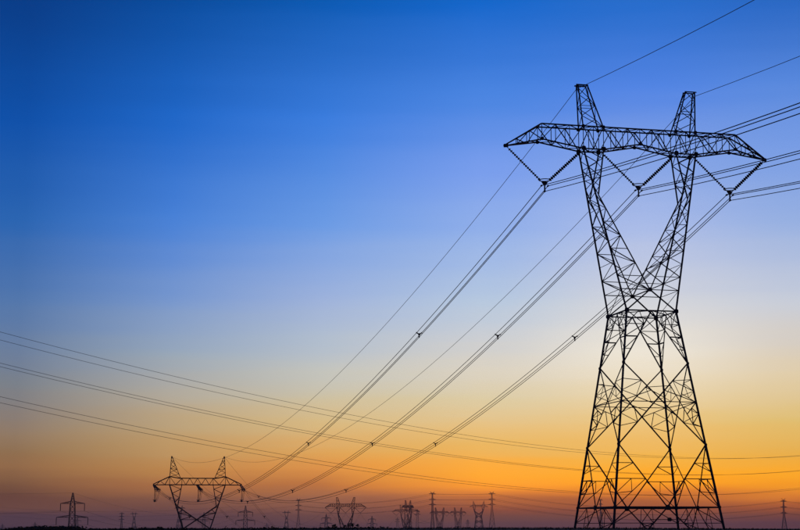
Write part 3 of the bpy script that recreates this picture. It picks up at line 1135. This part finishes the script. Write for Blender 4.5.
# masts with two tiers of arms, the lower one wider
CARMS = [(7.4, 8.4), (17.0, 11.0)]
C1 = far_mast(73.0, 492.7, 1100, radians(4), 'dark mast with two tiers of arms and hanging strings, behind the left trees', CARMS, 0.25, 8, 1.6, 3.2, 0, 5.2, 1.5, 'two_tier_pylon')
C2 = far_mast(245.6, 505.6, 1820, radians(8), 'hazy mast with two tiers of arms, under the right arm of the squat pylon', CARMS, 0.25, 8, 1.6, 3.2, 0, 5.2, 1.9, 'two_tier_pylon')
C3 = far_mast(326.3, 513.9, 2900, radians(10), 'tiny mast with two tiers of arms, left of the forked pylon behind small trees', CARMS, 0.25, 8, 1.6, 3.2, 0, 5.2, 2.2, 'two_tier_pylon')
C4 = far_mast(372.0, 515.8, 3500, radians(10), 'tiny mast with two tiers of arms, right of the forked pylon behind small trees', CARMS, 0.25, 8, 1.6, 3.2, 0, 5.2, 2.4, 'two_tier_pylon')
C5 = far_mast(204.0, 512.0, 2900, radians(0), 'ghostly thin mast between the legs of the squat pylon', CARMS, 0.25, 8, 1.6, 3.2, 0, 5.2, 1.6, 'two_tier_pylon')
C6 = far_mast(417.4, 509.0, 3000, radians(0), 'thin mast at the right end of the wider overlapping pylon', [(4, 4.5), (10, 6)], 0.25, 8, 1.6, 3.0, 0, 0, 2.0, 'two_tier_pylon')
C7 = far_mast(397.4, 517.5, 3600, radians(0), 'tiny mast under the left arm of the wider overlapping pylon', [(4, 4.5), (9, 6)], 0.25, 8, 1.6, 3.0, 0, 0, 2.2, 'two_tier_pylon')
C8 = far_mast(467.7, 519.4, 4000, radians(0), 'tiny mast left of the distant horned pylon', [(4, 4.5), (9, 6)], 0.25, 8, 1.6, 3.0, 0, 0, 2.2, 'two_tier_pylon')
C9 = far_mast(35.0, 521.8, 4300, radians(0), 'minute mast above the left end of the tree line', CARMS, 0.25, 8, 1.6, 3.0, 0, 0, 2.0, 'two_tier_pylon')
C10 = far_mast(77.3, 517.0, 3300, radians(0), 'tiny mast close behind the dark two-tier mast at left', CARMS, 0.25, 8, 1.6, 3.0, 0, 4, 1.8, 'two_tier_pylon')
C11 = far_mast(266.8, 523.0, 4300, radians(0), 'minute mast left of the tiny forked pylon by the slim mast', CARMS, 0.25, 8, 1.6, 3.0, 0, 0, 1.8, 'two_tier_pylon')
C12 = far_mast(2.5, 523.5, 4600, radians(0), 'minute mast at the left edge of the view', CARMS, 0.25, 8, 1.6, 3.0, 0, 0, 1.8, 'two_tier_pylon')

# wires of the far lines
for i in range(3):
    tipw = Vector((B0.x + tip_u[i], BY, tipz))
    d2 = Vector((A345.x - tipw.x, A345Y - tipw.y, 0)).normalized()
    s0 = tipw + d2 * 7.8 + Vector((0, 0, -1.5))
    offs = bundle_offsets(d2)
    b = empty('conductor_bundle', (0, 0, 0))
    tag(b, 'bundle of wires leaving the %s of the squat pylon down to the right' % ['left arm tip', 'arm middle', 'right arm tip'][i], 'power line', 'conductor bundles beyond the squat pylon')
    base = span(s0, P2['ph'][i], 3.3e-4, 40)
    for o_ in offs[:2]:
        tube('wire', [p + o_ for p in base], 0.045, 'wire', b, 4)
    for t in (4, 10, 17):
        make_spacer(base[t], offs, b, 1.4)
for su in (-1, 1):
    A = Vector((B0.x + su * 26.3 * K, BY, bz(456.6)))
    o = tube('earth_wire', span(A, P2['pk'][0 if su < 0 else 1], 3.0e-4, 40), 0.04, 'wire', None, 4)
    tag(o, 'thin earth wire from the %s horn of the squat pylon down into the distance' % ('left' if su < 0 else 'right'), 'wire', 'earth wires beyond the squat pylon')
far_wires(P2, P3, 2.6e-4, 0.07, ['faint left wire from the forked pylon by the trees to the next one', 'faint middle wire from the forked pylon by the trees to the next one', 'faint right wire from the forked pylon by the trees to the next one'], 'wires between far forked pylons')
far_wires(P3, P4, 2.2e-4, 0.10, ['faint left wire leaving the wider overlapping pylon to the right', 'faint middle wire leaving the wider overlapping pylon to the right', 'faint right wire leaving the wider overlapping pylon to the right'], 'wires between far forked pylons')
TIER = ['top', 'middle', 'lowest']


def six(name):
    return ['one of the two faint %s wires %s' % (t, name) for t in TIER]


D0 = dict(ph=[p + Vector((-520, 260, -6)) for p in D1['ph']], pk=[p + Vector((-520, 260, -6)) for p in D1['pk']])
D9 = dict(ph=[p + Vector((420, 60, 2)) for p in D4['ph']], pk=[p + Vector((420, 60, 2)) for p in D4['pk']])
G_ = 'wires strung between the tall masts'
for a_, b_, k_, nm in ((D0, D1, 1.4e-4, 'arriving at the slim mast from the left'), (D1, D2, 2.6e-4, 'between the slim mast and the first tall mast'), (D2, D3, 3e-4, 'between the two tall masts'),
                       (D3, D4, 3.2e-4, 'passing behind the nearest pylon to the right-hand mast'), (D4, D9, 2.6e-4, 'leaving the right-hand mast to the right edge')):
    far_wires(a_, b_, k_, 0.05 if a_ is D0 else 0.12, six(nm), G_)
C0 = dict(ph=[p + Vector((-260, -90, 4)) for p in C1['ph']], pk=[p + Vector((-260, -90, 6)) for p in C1['pk']])
far_wires(C0, C1, 2.4e-4, 0.06, ['one of the two faint upper wires from the left edge to the dark two-tier mast', 'one of the two faint lower wires from the left edge to the dark two-tier mast'], 'wires of the two-tier line')
far_wires(C1, C2, 1.1e-4, 0.08, ['one of the two faint upper wires from the dark two-tier mast to the right', 'one of the two faint lower wires from the dark two-tier mast to the right'], 'wires of the two-tier line')
far_earth(C0, C1, 2e-4, 0.05, 'faint earth wire from the left edge to the top of the dark two-tier mast', 'earth wires of the two-tier line')
far_earth(C1, C2, 1.0e-4, 0.06, 'faint earth wire sagging from the dark two-tier mast to the right', 'earth wires of the two-tier line')

# ------------------------------------------------------------------ trees on the near slope beyond the crest
rt_ = random.Random(11)


def leaf(V, F, p, s, rnd):
    n = Vector((rnd.gauss(0, 1), rnd.gauss(0, 1), rnd.gauss(0, 1)))
    n.normalize()
    ref = Vector((0, 0, 1)) if abs(n.z) < 0.9 else Vector((1, 0, 0))
    x = ref.cross(n).normalized() * s
    y = n.cross(x).normalized() * (s * rnd.uniform(.5, .9))
    b = len(V)
    V += [p - x, p - y * 0.8, p + x, p + y]
    F.append((b, b + 1, b + 2, b + 3))


def crown_points(V, F, c, rx, rz_, n, s, rnd, flat=1.0):
    """clumps of leaves spread through a crown"""
    for _ in range(max(5, n // 28)):
        d = Vector((rnd.gauss(0, 1), rnd.gauss(0, 1), rnd.gauss(0, 1))).normalized() * (rnd.random() ** 0.4)
        cc = c + Vector((d.x * rx, d.y * rx, d.z * rz_))
        cr = rx * rnd.uniform(.22, .42)
        for _ in range(28):
            e = Vector((rnd.gauss(0, .5), rnd.gauss(0, .5), rnd.gauss(0, .45) * flat)) * cr
            leaf(V, F, cc + e, s * rnd.uniform(.6, 1.2), rnd)


def small_tree(px, py, Y, rx, label):
    top = unpix(px, py, Y)
    gz = terrain(top.x, Y)
    H = top.z - gz
    o = empty('tree', (top.x, Y, gz))
    tag(o, label, 'tree', 'small trees on the slope')
    V, F = [], []
    pts = [Vector((0, 0, -0.2)), Vector((0.1, 0, H * .35)), Vector((-.05, .1, H * .6)), Vector((.1, 0, H * .85))]
    for a, b, w in zip(pts, pts[1:], (.3, .22, .14)):
        bar_geo(V, F, a, b, w)
    for q in range(5):
        a = rt_.uniform(0, 2 * pi)
        z = H * rt_.uniform(.4, .7)
        bar_geo(V, F, (0, 0, z), (rx * .7 * cos(a), rx * .7 * sin(a), z + H * .18), .09)
    mesh_obj('trunk', V, F, 'bark', o)
    V, F = [], []
    crown_points(V, F, Vector((0, 0, H * .66)), rx, H * .33, 560, 0.22, rt_)
    mesh_obj('crown', V, F, 'leaf', o, 'stuff')


for (px, py, Y, rx, lb) in ((335.0, 522.3, 380, 0.9, 'small tree left of the forked pylon legs'), (344.8, 519.0, 385, 0.85, 'small round tree between the two forks of the hazy pylon'),
                            (350.6, 521.3, 370, 1.1, 'small tree against the right fork of the hazy pylon'), (352.3, 519.8, 395, 0.8, 'taller small tree beside the right fork of the hazy pylon'),
                            (357.4, 521.8, 375, 1.0, 'small tree right of the forked pylon behind the trees'), (328.6, 524.0, 380, 1.0, 'low tree left of the small trees at the forked pylon'),
                            (113.5, 524.6, 400, 2.6, 'low round tree right of the left tree line'), (132.5, 524.3, 410, 3.2, 'wider low tree under the tiny forked pylon at left')):
    small_tree(px, py, Y, rx, lb)


def wood(name, label, x0, x1, ytop, Y, n, rnd, jit=0.8):
    V, F = [], []
    for i in range(n):
        t = (i + rnd.random()) / n
        px = x0 + (x1 - x0) * t
        py = ytop(px) + rnd.uniform(-jit * .3, jit)
        Yd = Y + rnd.uniform(-25, 25)
        top = unpix(px, py, Yd)
        gz = terrain(top.x, Yd)
        h = top.z - gz
        crown_points(V, F, Vector((top.x, Yd, top.z - 1.35)), rnd.uniform(2.4, 3.8), 1.0, 252, 0.30, rnd, 0.4)
        bar_geo(V, F, (top.x, Yd, gz - .2), (top.x, Yd, gz + h * .7), .25)
    o = mesh_obj(name, V, F, 'leaf', None, 'stuff')
    o['label'] = label
    o['category'] = 'trees'


rw = random.Random(5)
wood('tree_belt', 'dark belt of trees along the horizon at the far left', 15, 74, lambda x: 526.9 - 1.4 * min(1, (x - 15) / 14), 380, 95, rw, 0.5)
wood('tree_line', 'low ragged tree line along the horizon under the left pylons', 78, 385, lambda x: 527.0 - 0.5 * sin(x * .05) - 0.8 * math.exp(-((x - 345) / 35) ** 2), 400, 260, rw, 0.6)
wood('hedge', 'low hedge on the horizon under the cluster of far pylons', 385, 500, lambda x: 527.4 - .2 * sin(x * .09), 430, 45, rw, 0.5)

# ------------------------------------------------------------------ evening haze over the plain
hz = bpy.data.materials.new('evening_haze')
hz.use_nodes = True
t = hz.node_tree
t.nodes.clear()
pv = t.nodes.new('ShaderNodeVolumePrincipled')
pv.inputs['Color'].default_value = (0.85, 0.72, 0.68, 1)
pv.inputs['Density'].default_value = 0.00014
pv.inputs['Anisotropy'].default_value = 0.35
ot = t.nodes.new('ShaderNodeOutputMaterial')
t.links.new(pv.outputs[0], ot.inputs['Volume'])
M['haze'] = hz
hx, hy0, hy1, hz0, hz1 = 4900, -480, 7300, -30, 52
V = [(x, y, z) for z in (hz0, hz1) for y in (hy0, hy1) for x in (-hx, hx)]
F = [(0, 2, 3, 1), (4, 5, 7, 6), (0, 1, 5, 4), (2, 6, 7, 3), (0, 4, 6, 2), (1, 3, 7, 5)]
h = mesh_obj('haze', V, F, 'haze', None, 'stuff')
h['label'] = 'thin mauve evening haze over the plain'
h['category'] = 'haze'
